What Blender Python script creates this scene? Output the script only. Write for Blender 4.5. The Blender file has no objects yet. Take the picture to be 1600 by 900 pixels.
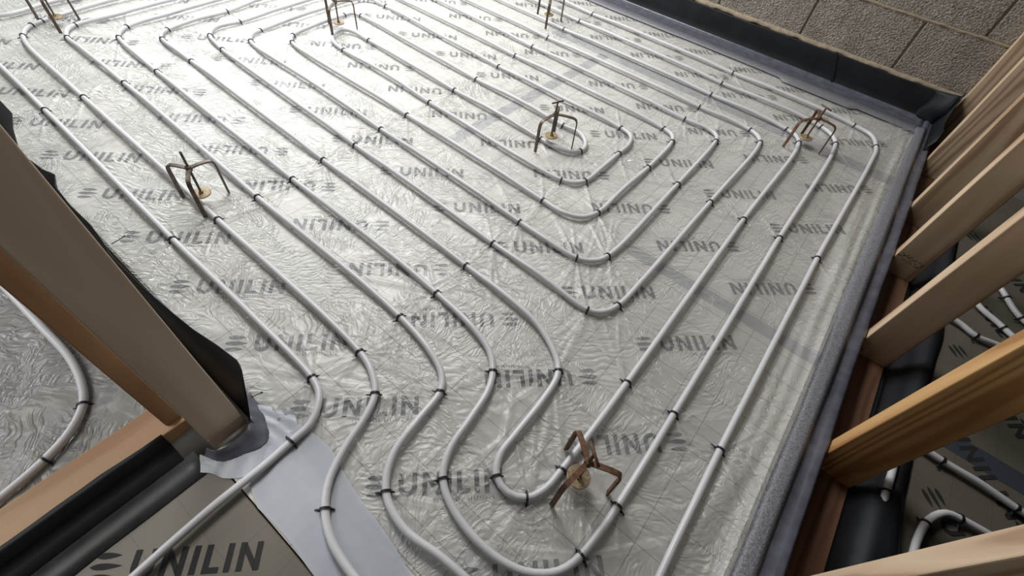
import bpy, bmesh, math, random
import numpy as np
from mathutils import Vector, Matrix

random.seed(7)
rng = np.random.default_rng(7)
SC = bpy.context.scene
C = SC.collection

# ------------------------------------------------------------------ camera
# world axes: X runs along the block wall (towards the stud wall on the right),
# Y runs towards the block wall, Z up.  Insulation surface is z = 0, camera 1 m above it.
RC = np.array([[0.7721718810588539, 0.6262164930701108, 0.10771949642011461],
               [0.5421297987583762, -0.5608502950651226, -0.6257333520147116],
               [-0.3314300339441702, 0.5415716483830522, -0.7725634487001244]])
FPX = 724.93
cam_d = bpy.data.cameras.new('camera')
cam_d.sensor_width = 36.0
cam_d.lens = 36.0 * FPX / 1600.0
cam_d.clip_start = 0.02
cam = bpy.data.objects.new('camera', cam_d)
C.objects.link(cam)
M = Matrix.Identity(4)
for i in range(3):
    M[i][0] = RC[0][i]; M[i][1] = -RC[1][i]; M[i][2] = -RC[2][i]
M[2][3] = 1.0
cam.matrix_world = M
SC.camera = cam

# ------------------------------------------------------------------ world, lights, exposure
w = bpy.data.worlds.new('world'); SC.world = w; w.use_nodes = True
w.node_tree.nodes['Background'].inputs[0].default_value = (0.72, 0.80, 0.92, 1)
w.node_tree.nodes['Background'].inputs[1].default_value = 0.4

def area(name, loc, target, sx, sy, power, col):
    l = bpy.data.lights.new(name, 'AREA'); l.shape = 'RECTANGLE'; l.size = sx; l.size_y = sy
    l.energy = power; l.color = col
    o = bpy.data.objects.new(name, l); C.objects.link(o)
    o.location = loc
    o.rotation_euler = (Vector(target) - Vector(loc)).to_track_quat('-Z', 'Y').to_euler()
    return o
# daylight through the wide opening in the left wall, an added fill light behind the
# camera and a doorway lighting the side room
area('daylight_opening', (-3.78, 1.75, 1.30), (-2.0, 1.75, 1.2), 1.5, 1.6, 38, (0.93, 0.97, 1.0))
area('rooflight', (-2.3, 1.70, 2.43), (-2.3, 1.70, 0.0), 1.5, 1.2, 84, (1.0, 0.985, 0.96))
area('rear_fill_light', (-1.5, -2.9, 1.7), (-1.2, 0.5, 0.6), 1.8, 1.2, 2.5, (1.0, 0.93, 0.84))  # weak warm fill, added out of view
area('side_room_fill_light', (-1.9, -1.3, 2.43), (-1.9, -1.3, 0.0), 1.3, 1.3, 38, (1.0, 0.98, 0.95))  # unseen lamp added to brighten the left side room
area('side_room_window_light', (-3.70, -1.2, 1.3), (-1.2, -0.5, 0.0), 0.9, 1.2, 22, (0.95, 0.97, 1.0))

SC.view_settings.view_transform = 'Standard'
SC.view_settings.look = 'None'
SC.view_settings.gamma = 1.0
SC.view_settings.use_curve_mapping = False
SC.view_settings.exposure = 0.29

# ------------------------------------------------------------------ helpers
CX, CY = 800.0, 450.0
def at(px, py, z=0.0):
    d = RC.T @ np.array([(px - CX) / FPX, (py - CY) / FPX, 1.0])
    t = (z - 1.0) / d[2]
    return (float(d[0] * t), float(d[1] * t))

def link(name, me, mat=None, parent=None):
    o = bpy.data.objects.new(name, me); C.objects.link(o)
    if mat is not None and not me.materials: me.materials.append(mat)
    if parent is not None: o.parent = parent
    return o
def tag(o, label=None, cat=None, group=None, kind=None):
    if label: o['label'] = label
    if cat: o['category'] = cat
    if group: o['group'] = group
    if kind: o['kind'] = kind
    return o
def empty(name, loc=(0, 0, 0), rz=0.0):
    o = bpy.data.objects.new(name, None); C.objects.link(o)
    o.location = loc; o.rotation_euler = (0, 0, rz); o.empty_display_size = 0.05
    return o
def mesh_from(name, v, f, smooth=False):
    me = bpy.data.meshes.new(name); me.from_pydata([tuple(map(float, p)) for p in v], [], f); me.update()
    if smooth: me.polygons.foreach_set('use_smooth', [True] * len(me.polygons))
    return me
def box_bm(bm, x0, x1, y0, y1, z0, z1):
    vs = [bm.verts.new(p) for p in ((x0,y0,z0),(x1,y0,z0),(x1,y1,z0),(x0,y1,z0),(x0,y0,z1),(x1,y0,z1),(x1,y1,z1),(x0,y1,z1))]
    for q in ((0,3,2,1),(4,5,6,7),(0,1,5,4),(1,2,6,5),(2,3,7,6),(3,0,4,7)):
        bm.faces.new([vs[i] for i in q])
def box_me(name, x0, x1, y0, y1, z0, z1, bev=0.0, seg=1):
    bm = bmesh.new(); box_bm(bm, x0, x1, y0, y1, z0, z1)
    if bev: bmesh.ops.bevel(bm, geom=list(bm.edges), offset=bev, segments=seg, affect='EDGES', profile=0.5)
    me = bpy.data.meshes.new(name); bm.to_mesh(me); bm.free(); return me
def sweep(v, f, pts, rad, n=12, flat=None, cap=True):
    """tube along pts (list of Vector). rad number or per-point; flat=(w,h) gives a flat bar."""
    pts = [Vector(p) for p in pts]; base = len(v); N = len(pts)
    up = Vector((0, 0, 1)); prev = None
    for i, p in enumerate(pts):
        t = (pts[min(i + 1, N - 1)] - pts[max(i - 1, 0)]).normalized()
        if prev is None:
            a = up.cross(t)
            if a.length < 1e-3: a = Vector((1, 0, 0)).cross(t)
            a.normalize()
        else:
            a = (prev - t * prev.dot(t)).normalized()
        prev = a; b = t.cross(a).normalized()
        r = rad[i] if hasattr(rad, '__len__') else rad
        for k in range(n):
            th = 2 * math.pi * k / n
            if flat:
                q = ((-1,-1),(1,-1),(1,1),(-1,1))[k]
                v.append(p + a * (q[0] * flat[0] / 2) + b * (q[1] * flat[1] / 2))
            else:
                v.append(p + (a * math.cos(th) + b * math.sin(th)) * r)
    for i in range(N - 1):
        for k in range(n):
            k2 = (k + 1) % n
            f.append((base + i*n + k, base + i*n + k2, base + (i+1)*n + k2, base + (i+1)*n + k))
    if cap:
        f.append(tuple(base + k for k in range(n))[::-1])
        f.append(tuple(base + (N-1)*n + k for k in range(n)))
def catmull(P, step=0.012):
    P = [np.array(p, float) for p in P]
    P = [2*P[0] - P[1]] + P + [2*P[-1] - P[-2]]
    out = []
    for i in range(1, len(P) - 2):
        p0, p1, p2, p3 = P[i-1], P[i], P[i+1], P[i+2]
        t0 = 0.0
        t1 = t0 + max(1e-6, np.linalg.norm(p1-p0)) ** 0.5
        t2 = t1 + max(1e-6, np.linalg.norm(p2-p1)) ** 0.5
        t3 = t2 + max(1e-6, np.linalg.norm(p3-p2)) ** 0.5
        n = max(2, int(np.linalg.norm(p2-p1) / step))
        for k in range(n):
            t = t1 + (t2 - t1) * k / n
            A1 = (t1-t)/(t1-t0)*p0 + (t-t0)/(t1-t0)*p1
            A2 = (t2-t)/(t2-t1)*p1 + (t-t1)/(t2-t1)*p2
            A3 = (t3-t)/(t3-t2)*p2 + (t-t2)/(t3-t2)*p3
            B1 = (t2-t)/(t2-t0)*A1 + (t-t0)/(t2-t0)*A2
            B2 = (t3-t)/(t3-t1)*A2 + (t-t1)/(t3-t1)*A3
            out.append((t2-t)/(t2-t1)*B1 + (t-t1)/(t2-t1)*B2)
    out.append(P[-2]); return out

# ------------------------------------------------------------------ materials
def mat(name):
    m = bpy.data.materials.new(name); m.use_nodes = True
    nt = m.node_tree; b = nt.nodes['Principled BSDF']; return m, nt, b
def N(nt, typ, **kw):
    n = nt.nodes.new(typ)
    for k, val in kw.items():
        if k.startswith('i_'):
            n.inputs[k[2:].replace('_', ' ')].default_value = val
        else: setattr(n, k, val)
    return n
def L(nt, a, ao, b, bi): nt.links.new(a.outputs[ao], b.inputs[bi])
def coords(nt, scale=(1,1,1), rot=(0,0,0), which='Object'):
    tc = N(nt, 'ShaderNodeTexCoord'); mp = N(nt, 'ShaderNodeMapping')
    mp.inputs['Scale'].default_value = scale; mp.inputs['Rotation'].default_value = rot
    L(nt, tc, which, mp, 'Vector'); return mp
def ramp(nt, src, out, stops):
    r = N(nt, 'ShaderNodeValToRGB'); e = r.color_ramp.elements
    e[0].position, e[0].color = stops[0][0], (*stops[0][1], 1)
    e[1].position, e[1].color = stops[-1][0], (*stops[-1][1], 1)
    for p, c in stops[1:-1]:
        x = e.new(p); x.color = (*c, 1)
    L(nt, src, out, r, 'Fac'); return r
def simple(name, col, rough=0.5, metal=0.0, nscale=None, namt=0.15, bump=0.0, bscale=200, which='Object'):
    m, nt, b = mat(name)
    b.inputs['Base Color'].default_value = (*col, 1); b.inputs['Roughness'].default_value = rough
    b.inputs['Metallic'].default_value = metal
    if nscale:
        mp = coords(nt, which=which); n = N(nt, 'ShaderNodeTexNoise'); n.inputs['Scale'].default_value = nscale
        n.inputs['Detail'].default_value = 5
        L(nt, mp, 0, n, 'Vector')
        lo = tuple(c * (1 - namt) for c in col); hi = tuple(min(1, c * (1 + namt)) for c in col)
        r = ramp(nt, n, 0, [(0.3, lo), (0.7, hi)]); L(nt, r, 0, b, 'Base Color')
    if bump:
        mp = coords(nt, which=which); n = N(nt, 'ShaderNodeTexNoise'); n.inputs['Scale'].default_value = bscale
        n.inputs['Detail'].default_value = 4
        L(nt, mp, 0, n, 'Vector'); bp = N(nt, 'ShaderNodeBump'); bp.inputs['Strength'].default_value = bump
        bp.inputs['Distance'].default_value = 0.002
        L(nt, n, 0, bp, 'Height'); L(nt, bp, 0, b, 'Normal')
    return m

# foil faced insulation board with printed cutting grid
GP = 0.0831
def board_mat(name, col, rough, metal, x0=-0.0092, y0=0.7845):
    m, nt, b = mat(name)
    geo = N(nt, 'ShaderNodeNewGeometry'); sp = N(nt, 'ShaderNodeSeparateXYZ'); L(nt, geo, 'Position', sp, 0)
    def lines(o, off):
        a = N(nt, 'ShaderNodeMath', operation='SUBTRACT'); L(nt, sp, o, a, 0); a.inputs[1].default_value = off
        d = N(nt, 'ShaderNodeMath', operation='DIVIDE'); L(nt, a, 0, d, 0); d.inputs[1].default_value = GP
        f = N(nt, 'ShaderNodeMath', operation='FRACT'); L(nt, d, 0, f, 0)
        s = N(nt, 'ShaderNodeMath', operation='SUBTRACT'); L(nt, f, 0, s, 0); s.inputs[1].default_value = 0.5
        ab = N(nt, 'ShaderNodeMath', operation='ABSOLUTE'); L(nt, s, 0, ab, 0)
        g = N(nt, 'ShaderNodeMath', operation='GREATER_THAN'); L(nt, ab, 0, g, 0); g.inputs[1].default_value = 0.487
        return g
    gx = lines('X', x0); gy = lines('Y', y0)
    mx = N(nt, 'ShaderNodeMath', operation='MAXIMUM'); L(nt, gx, 0, mx, 0); L(nt, gy, 0, mx, 1)
    n = N(nt, 'ShaderNodeTexNoise'); n.inputs['Scale'].default_value = 3.0; n.inputs['Detail'].default_value = 6
    L(nt, geo, 'Position', n, 'Vector')
    r = ramp(nt, n, 0, [(0.3, tuple(c*0.9 for c in col)), (0.7, tuple(c*1.08 for c in col))])
    mul = N(nt, 'ShaderNodeMath', operation='MULTIPLY'); L(nt, mx, 0, mul, 0); mul.inputs[1].default_value = 0.6
    mixc = N(nt, 'ShaderNodeMix', data_type='RGBA'); L(nt, mul, 0, mixc, 'Factor'); L(nt, r, 0, mixc, 6)
    mixc.inputs[7].default_value = (0.10, 0.095, 0.085, 1)
    L(nt, mixc, 2, b, 'Base Color')
    b.inputs['Roughness'].default_value = rough; b.inputs['Metallic'].default_value = metal
    n2 = N(nt, 'ShaderNodeTexNoise'); n2.inputs['Scale'].default_value = 40; L(nt, geo, 'Position', n2, 'Vector')
    bp = N(nt, 'ShaderNodeBump'); bp.inputs['Strength'].default_value = 0.25; bp.inputs['Distance'].default_value = 0.001
    L(nt, n2, 0, bp, 'Height'); L(nt, bp, 0, b, 'Normal')
    return m
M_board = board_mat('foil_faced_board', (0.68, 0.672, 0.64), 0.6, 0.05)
M_board_shaded = board_mat('foil_faced_board_shaded', (0.155, 0.138, 0.11), 0.5, 0.1, x0=0.012, y0=-0.063)  # same boards, with the shade of the other rooms put into the colour
M_foam = simple('board_foam_edge', (0.62, 0.52, 0.30), 0.9, nscale=60)
M_foiltape = simple('silver_foil_tape', (0.40, 0.41, 0.43), 0.5, 0.15, nscale=20, namt=0.1)
M_ink = simple('grey_black_printing_ink', (0.06, 0.063, 0.067), 0.6)
M_ink_shaded = simple('shaded_printing_ink', (0.018, 0.018, 0.019), 0.8)  # same print, darkened in colour for the shaded rooms
M_inksmall = simple('pale_printing_ink', (0.20, 0.20, 0.20), 0.55)

def film_mat():
    m, nt, b = mat('clear_polythene_film')
    out = nt.nodes['Material Output']
    geo = N(nt, 'ShaderNodeNewGeometry')
    # fine crinkles
    warp = N(nt, 'ShaderNodeTexNoise'); warp.inputs['Scale'].default_value = 6; warp.inputs['Detail'].default_value = 3
    L(nt, geo, 'Position', warp, 'Vector')
    sc = N(nt, 'ShaderNodeVectorMath', operation='SCALE'); L(nt, warp, 'Color', sc, 0); sc.inputs['Scale'].default_value = 0.14
    ad = N(nt, 'ShaderNodeVectorMath', operation='ADD'); L(nt, geo, 'Position', ad, 0); L(nt, sc, 0, ad, 1)
    total = None
    for k, (rot, sx, sy) in enumerate([(0.75, 11, 62), (-0.35, 9, 50), (1.75, 12, 70), (2.5, 10, 44)]):
        mp = N(nt, 'ShaderNodeMapping'); mp.vector_type = 'TEXTURE' if False else 'POINT'
        mp.inputs['Rotation'].default_value = (0, 0, rot); mp.inputs['Scale'].default_value = (sx, sy, 1)
        vr = N(nt, 'ShaderNodeVectorRotate', rotation_type='Z_AXIS'); vr.inputs['Angle'].default_value = rot; L(nt, ad, 0, vr, 'Vector')
        mp.inputs['Rotation'].default_value = (0, 0, 0); L(nt, vr, 0, mp, 'Vector')
        n1 = N(nt, 'ShaderNodeTexNoise'); n1.inputs['Scale'].default_value = 1.0; n1.inputs['Detail'].default_value = 1.5; L(nt, mp, 0, n1, 'Vector')
        pp_ = N(nt, 'ShaderNodeMath', operation='SUBTRACT'); L(nt, n1, 0, pp_, 0); pp_.inputs[1].default_value = 0.5
        ab = N(nt, 'ShaderNodeMath', operation='ABSOLUTE'); L(nt, pp_, 0, ab, 0)
        mr_ = N(nt, 'ShaderNodeMapRange', interpolation_type='SMOOTHSTEP'); L(nt, ab, 0, mr_, 0); mr_.inputs[1].default_value = 0.0; mr_.inputs[2].default_value = 0.10
        mr_.inputs[3].default_value = 1.0; mr_.inputs[4].default_value = 0.0
        mk = N(nt, 'ShaderNodeTexNoise'); mk.inputs['Scale'].default_value = 4.5; mk.inputs['Detail'].default_value = 1
        of = N(nt, 'ShaderNodeVectorMath', operation='ADD'); L(nt, geo, 'Position', of, 0); of.inputs[1].default_value = (k*3.7, k*1.3, 0); L(nt, of, 0, mk, 'Vector')
        mm = N(nt, 'ShaderNodeMapRange', interpolation_type='SMOOTHSTEP'); L(nt, mk, 0, mm, 0); mm.inputs[1].default_value = 0.46; mm.inputs[2].default_value = 0.62
        pr = N(nt, 'ShaderNodeMath', operation='MULTIPLY'); L(nt, mr_, 0, pr, 0); L(nt, mm, 0, pr, 1)
        if total is None: total = pr
        else:
            mxx = N(nt, 'ShaderNodeMath', operation='MAXIMUM'); L(nt, total, 0, mxx, 0); L(nt, pr, 0, mxx, 1); total = mxx
    n9 = N(nt, 'ShaderNodeTexNoise'); n9.inputs['Scale'].default_value = 26; n9.inputs['Detail'].default_value = 3; L(nt, ad, 0, n9, 'Vector')
    a2 = N(nt, 'ShaderNodeMath', operation='MULTIPLY_ADD'); L(nt, n9, 0, a2, 0); a2.inputs[1].default_value = 0.9; L(nt, total, 0, a2, 2)
    sx_ = N(nt, 'ShaderNodeSeparateXYZ'); L(nt, geo, 'Position', sx_, 0)
    gx_ = N(nt, 'ShaderNodeMapRange'); L(nt, sx_, 0, gx_, 0); gx_.inputs[1].default_value = -0.3; gx_.inputs[2].default_value = -1.3; gx_.inputs[3].default_value = 0.62; gx_.inputs[4].default_value = 0.95
    bp = N(nt, 'ShaderNodeBump'); L(nt, gx_, 0, bp, 'Strength'); bp.inputs['Distance'].default_value = 0.0038
    L(nt, a2, 0, bp, 'Height')
    tr = N(nt, 'ShaderNodeBsdfTransparent'); tr.inputs[0].default_value = (0.97, 0.975, 0.975, 1)
    df = N(nt, 'ShaderNodeBsdfDiffuse'); df.inputs[0].default_value = (0.86, 0.87, 0.87, 1); L(nt, bp, 0, df, 'Normal')
    gl = N(nt, 'ShaderNodeBsdfGlossy'); gl.inputs[0].default_value = (1, 1, 1, 1); gl.inputs['Roughness'].default_value = 0.33
    L(nt, bp, 0, gl, 'Normal')
    mix1 = N(nt, 'ShaderNodeMixShader'); mix1.inputs[0].default_value = 0.21
    L(nt, tr, 0, mix1, 1); L(nt, df, 0, mix1, 2)
    fr = N(nt, 'ShaderNodeFresnel'); fr.inputs['IOR'].default_value = 1.55; L(nt, bp, 0, fr, 'Normal')
    fm = N(nt, 'ShaderNodeMath', operation='MULTIPLY'); L(nt, fr, 0, fm, 0); fm.inputs[1].default_value = 0.62; fm.use_clamp = True
    mix2 = N(nt, 'ShaderNodeMixShader'); L(nt, fm, 0, mix2, 0); L(nt, mix1, 0, mix2, 1); L(nt, gl, 0, mix2, 2)
    L(nt, mix2, 0, out, 'Surface')
    return m
M_film = film_mat()
def tape_mat(name, col, op, rough=0.3):
    m, nt, b = mat(name); out = nt.nodes['Material Output']
    mp = coords(nt); n = N(nt, 'ShaderNodeTexNoise'); n.inputs['Scale'].default_value = 25; n.inputs['Detail'].default_value = 5; L(nt, mp, 0, n, 'Vector')
    bp = N(nt, 'ShaderNodeBump'); bp.inputs['Strength'].default_value = 0.5; bp.inputs['Distance'].default_value = 0.003; L(nt, n, 0, bp, 'Height')
    L(nt, bp, 0, b, 'Normal'); b.inputs['Base Color'].default_value = (*col, 1); b.inputs['Roughness'].default_value = rough
    b.inputs['Alpha'].default_value = op
    return m
M_whitetape = tape_mat('milky_jointing_tape', (0.47, 0.50, 0.56), 0.82, 0.4)
M_pipe = simple('white_grey_plastic_pipe', (0.60, 0.60, 0.625), 0.36, nscale=6, namt=0.06)
M_clip = simple('black_plastic', (0.012, 0.012, 0.014), 0.4)
M_dpm = simple('black_membrane', (0.010, 0.0115, 0.015), 0.6, nscale=8, namt=0.5, bump=0.5, bscale=18)
M_dpm.node_tree.nodes['Principled BSDF'].inputs['Specular IOR Level'].default_value = 0.3
M_dpmgrey = simple('blue_grey_membrane', (0.105, 0.11, 0.14), 0.3, nscale=30, namt=0.25, bump=0.5, bscale=28)
M_greytape = simple('silver_grey_mastic_tape', (0.20, 0.205, 0.235), 0.45, 0.1, nscale=260, namt=0.45, bump=0.6, bscale=300)
M_steel = simple('dull_brown_steel', (0.13, 0.105, 0.085), 0.5, 0.6, nscale=70, namt=0.35)
M_rust = simple('rusty_steel', (0.15, 0.078, 0.045), 0.7, 0.3, nscale=90, namt=0.5)
M_disc = simple('rust_stained_zinc_disc', (0.36, 0.28, 0.17), 0.5, 0.4, nscale=160, namt=0.45)
M_mortar = simple('sandy_mortar', (0.33, 0.27, 0.20), 0.95, nscale=60, namt=0.2, bump=0.7, bscale=150)
M_plaster = simple('pale_plasterboard', (0.27, 0.265, 0.255), 0.9, nscale=4, namt=0.08)
M_rough = simple('grey_blockwork_far', (0.13, 0.125, 0.115), 0.95, nscale=9, namt=0.2)
M_concrete = simple('concrete_slab', (0.22, 0.21, 0.20), 0.95, nscale=20)

def block_mat():
    m, nt, b = mat('dense_concrete_block')
    geo = N(nt, 'ShaderNodeNewGeometry')
    n = N(nt, 'ShaderNodeTexNoise'); n.inputs['Scale'].default_value = 150; n.inputs['Detail'].default_value = 4; L(nt, geo, 'Position', n, 'Vector')
    n2 = N(nt, 'ShaderNodeTexNoise'); n2.inputs['Scale'].default_value = 12; n2.inputs['Detail'].default_value = 5; L(nt, geo, 'Position', n2, 'Vector')
    v = N(nt, 'ShaderNodeTexVoronoi'); v.inputs['Scale'].default_value = 120; L(nt, geo, 'Position', v, 'Vector')
    r = ramp(nt, n, 0, [(0.25, (0.11, 0.098, 0.083)), (0.5, (0.29, 0.262, 0.228)), (0.75, (0.44, 0.40, 0.35))])
    r2 = ramp(nt, n2, 0, [(0.3, (0.78, 0.76, 0.74)), (0.7, (1.1, 1.08, 1.05))])
    mx = N(nt, 'ShaderNodeMix', data_type='RGBA', blend_type='MULTIPLY'); mx.inputs[0].default_value = 1.0
    L(nt, r, 0, mx, 6); L(nt, r2, 0, mx, 7); L(nt, mx, 2, b, 'Base Color'); b.inputs['Roughness'].default_value = 0.95
    a = N(nt, 'ShaderNodeMath', operation='ADD'); L(nt, n, 0, a, 0); L(nt, v, 0, a, 1)
    bp = N(nt, 'ShaderNodeBump'); bp.inputs['Strength'].default_value = 1.0; bp.inputs['Distance'].default_value = 0.004
    L(nt, a, 0, bp, 'Height'); L(nt, bp, 0, b, 'Normal'); return m
M_block = block_mat()

def wood_mat(name, light, dark, knot=True, axis='Z', ring=26.0, contrast=1.0, seed=0.0):
    m, nt, b = mat(name)
    s = {'Z': (1, 1, 0.10), 'X': (0.10, 1, 1), 'Y': (1, 0.10, 1)}[axis]
    tc = N(nt, 'ShaderNodeTexCoord'); info = N(nt, 'ShaderNodeObjectInfo')
    mp = N(nt, 'ShaderNodeMapping'); mp.inputs['Scale'].default_value = s
    L(nt, tc, 'Object', mp, 'Vector')
    cb = N(nt, 'ShaderNodeCombineXYZ'); ml = N(nt, 'ShaderNodeMath', operation='MULTIPLY'); L(nt, info, 'Random', ml, 0); ml.inputs[1].default_value = 9.0
    for k in range(3): L(nt, ml, 0, cb, k)
    ad = N(nt, 'ShaderNodeVectorMath', operation='ADD'); L(nt, mp, 0, ad, 0); L(nt, cb, 0, ad, 1)
    n = N(nt, 'ShaderNodeTexNoise'); n.inputs['Scale'].default_value = 5; n.inputs['Detail'].default_value = 2; L(nt, ad, 0, n, 'Vector')
    mu = N(nt, 'ShaderNodeMath', operation='MULTIPLY'); L(nt, n, 0, mu, 0); mu.inputs[1].default_value = ring
    fr = N(nt, 'ShaderNodeMath', operation='PINGPONG'); L(nt, mu, 0, fr, 0); fr.inputs[1].default_value = 1.0
    fine = N(nt, 'ShaderNodeTexNoise'); fine.inputs['Scale'].default_value = 120; fine.inputs['Detail'].default_value = 3; L(nt, ad, 0, fine, 'Vector')
    a1 = N(nt, 'ShaderNodeMath', operation='MULTIPLY_ADD'); L(nt, fine, 0, a1, 0); a1.inputs[1].default_value = 0.35; L(nt, fr, 0, a1, 2)
    mid = tuple((a*0.6 + c*0.4) for a, c in zip(light, dark))
    drk = tuple(a + (c - a) * contrast for a, c in zip(light, dark))
    r = ramp(nt, a1, 0, [(0.15, light), (0.75, mid), (1.15 if False else 1.0, drk)])
    col = (r, 0)
    if knot:
        v = N(nt, 'ShaderNodeTexVoronoi'); v.inputs['Scale'].default_value = 9.0
        mp2 = N(nt, 'ShaderNodeMapping'); mp2.inputs['Scale'].default_value = {'Z': (1,1,.55), 'X': (.55,1,1), 'Y': (1,.55,1)}[axis]
        L(nt, tc, 'Object', mp2, 'Vector'); ad2 = N(nt, 'ShaderNodeVectorMath', operation='ADD'); L(nt, mp2, 0, ad2, 0); L(nt, cb, 0, ad2, 1)
        L(nt, ad2, 0, v, 'Vector')
        rk = ramp(nt, v, 'Distance', [(0.04, (1, 1, 1)), (0.11, (0, 0, 0))])
        mx = N(nt, 'ShaderNodeMix', data_type='RGBA'); L(nt, rk, 0, mx, 0); L(nt, r, 0, mx, 6); mx.inputs[7].default_value = (dark[0]*0.35, dark[1]*0.3, dark[2]*0.3, 1)
        L(nt, mx, 2, b, 'Base Color')
    else: L(nt, r, 0, b, 'Base Color')
    b.inputs['Roughness'].default_value = 0.7
    bp = N(nt, 'ShaderNodeBump'); bp.inputs['Strength'].default_value = 0.2; bp.inputs['Distance'].default_value = 0.001
    L(nt, a1, 0, bp, 'Height'); L(nt, bp, 0, b, 'Normal'); return m
M_pine = wood_mat('pale_sawn_pine', (0.68, 0.515, 0.355), (0.40, 0.26, 0.16), contrast=1.0, ring=20)
M_pineL = wood_mat('greyish_sawn_pine', (0.68, 0.55, 0.42), (0.50, 0.37, 0.26), contrast=0.7, ring=12)
M_pineO = wood_mat('orange_sawn_pine', (0.62, 0.37, 0.155), (0.36, 0.175, 0.06), ring=34)
M_pineB = wood_mat('brown_sawn_pine', (0.36, 0.22, 0.12), (0.25, 0.14, 0.07), contrast=0.6)
M_plateR = wood_mat('red_brown_sawn_plate', (0.21, 0.11, 0.065), (0.13, 0.06, 0.035), axis='Y')
M_plateL = wood_mat('tan_sawn_plate', (0.52, 0.34, 0.20), (0.38, 0.22, 0.12), axis='Y', ring=14)

# ------------------------------------------------------------------ setting
XR = 0.375            # edge of the laid boards on the right
fl = link('floor', box_me('floor', -3.9, 3.2, -3.1, 3.1, -0.145, -0.10), M_concrete); tag(fl, kind='structure')
def board(x0, x1, y0, y1, m=M_board, thick=0.096):
    g = 0.0005
    me = box_me('insulation_board', x0+g, x1-g, y0+g, y1-g, -thick - 0.003, -0.003, 0.0008)
    o = link('insulation_board', me, m, fl); me.materials.append(M_foam)
    for p in me.polygons:
        if abs(p.normal.z) < 0.4: p.material_index = 1
    return o
for a in [(-3.7,-2.04,0.06,1.085), (-2.04,XR,-0.06,1.085), (-3.7,-3.43,1.085,2.2), (-3.43,-1.03,1.085,2.2), (-1.03,XR,1.085,2.2),
          (-3.7,-2.2,2.2,2.89), (-2.2,XR,2.2,2.89)]:
    if a[0] == -2.04:
        board(-2.04, XR, 0.06, 1.085); board(-0.60, XR, -0.06, 0.06)
    else: board(*a)
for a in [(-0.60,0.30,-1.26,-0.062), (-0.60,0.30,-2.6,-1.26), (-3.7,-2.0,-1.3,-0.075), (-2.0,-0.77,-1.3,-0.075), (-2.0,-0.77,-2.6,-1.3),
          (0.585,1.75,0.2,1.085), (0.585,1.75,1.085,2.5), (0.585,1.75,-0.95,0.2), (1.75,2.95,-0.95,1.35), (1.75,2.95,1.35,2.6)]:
    board(*a, m=M_board_shaded)
def strip(name, x0, x1, y0, y1, z, m, parent, n=40, wob=0.0015, amp=0.0):
    v, f = [], []
    L_ = max(x1-x0, y1-y0); alongx = (x1-x0) > (y1-y0)
    for i in range(n+1):
        t = i/n; e1 = random.uniform(-wob, wob); e2 = random.uniform(-wob, wob)
        if alongx: v += [(x0+(x1-x0)*t, y0+e1, z), (x0+(x1-x0)*t, y1+e2, z)]
        else: v += [(x0+e1, y0+(y1-y0)*t, z), (x1+e2, y0+(y1-y0)*t, z)]
    for i in range(n):
        q = (2*i, 2*i+2, 2*i+3, 2*i+1) if alongx else (2*i, 2*i+1, 2*i+3, 2*i+2)
        f.append(q)
    return link(name, mesh_from(name, v, f), m, parent)
for a in [(-0.27, XR-0.02, 1.062, 1.108), (-1.055, -1.005, 1.08, 2.17), (-1.35, XR-0.03, 2.16, 2.235)]:
    strip('foil_tape', *a, -0.0024, M_foiltape, fl)

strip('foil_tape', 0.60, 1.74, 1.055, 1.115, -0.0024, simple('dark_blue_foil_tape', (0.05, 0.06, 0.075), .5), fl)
# printed lettering on the boards: three-streak mark and six capitals
def lettering_mesh(small=True):
    v, f = [], []
    H, S = 0.046, 0.0098
    def poly(pts):
        b = len(v); v.extend([(x, y, 0) for x, y in pts]); f.append(tuple(range(b, b+len(pts))))
    def bar(x): poly([(x, 0), (x+S, 0), (x+S, H), (x, H)]); return x + S
    x = 0.0
    # U as an arc ribbon
    wU = 0.037; r = wU/2; r2 = r - S; cy = r
    poly([(x, cy), (x+S, cy), (x+S, H), (x, H)]); poly([(x+wU-S, cy), (x+wU, cy), (x+wU, H), (x+wU-S, H)])
    n = 12; b = len(v)
    for i in range(n+1):
        a = math.pi + math.pi*i/n
        v.append((x+r+r*math.cos(a), cy+r*math.sin(a), 0)); v.append((x+r+r2*math.cos(a), cy+r2*math.sin(a), 0))
    for i in range(n): f.append((b+2*i, b+2*i+2, b+2*i+3, b+2*i+1))
    x += wU + 0.011
    def letN(x):
        wN = 0.038
        poly([(x,0),(x+S,0),(x+S,H*0.62),(x+S,H),(x,H)]); poly([(x+wN-S,0),(x+wN,0),(x+wN,H),(x+wN-S,H),(x+wN-S,H*0.38)])
        d = S*1.15
        poly([(x+S*0.9,H),(x+S*0.9,H-d*1.35),(x+wN-S*0.9,0),(x+wN-S*0.9,d*1.35)])
        return x + wN
    x = letN(x) + 0.011
    x = bar(x) + 0.011
    x0 = x; bar(x); poly([(x0+S, 0), (x0+0.027, 0), (x0+0.027, S*0.95), (x0+S, S*0.95)]); x = x0 + 0.027 + 0.009
    x = bar(x) + 0.011
    x = letN(x)
    W = x
    # three tapered streaks left of the word
    for k in range(3):
        yc = H*(0.14 + 0.36*k); xs = -0.066 + (0.004, 0.0, 0.004)[k]; xe = -0.015 - (0.006, 0.0, 0.006)[k]
        pts = []
        for i in range(9):
            t = i/8; pts.append((xs+(xe-xs)*t, yc - 0.0052*math.sin(math.pi*t**0.7)**0.9))
        for i in range(7, 0, -1):
            t = i/8; pts.append((xs+(xe-xs)*t, yc + 0.0052*math.sin(math.pi*t**0.7)**0.9))
        poly(pts)
    v = [(p[0]-W/2, p[1]-H/2, 0) for p in v]
    return mesh_from('printed_lettering', v, f), W
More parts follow.
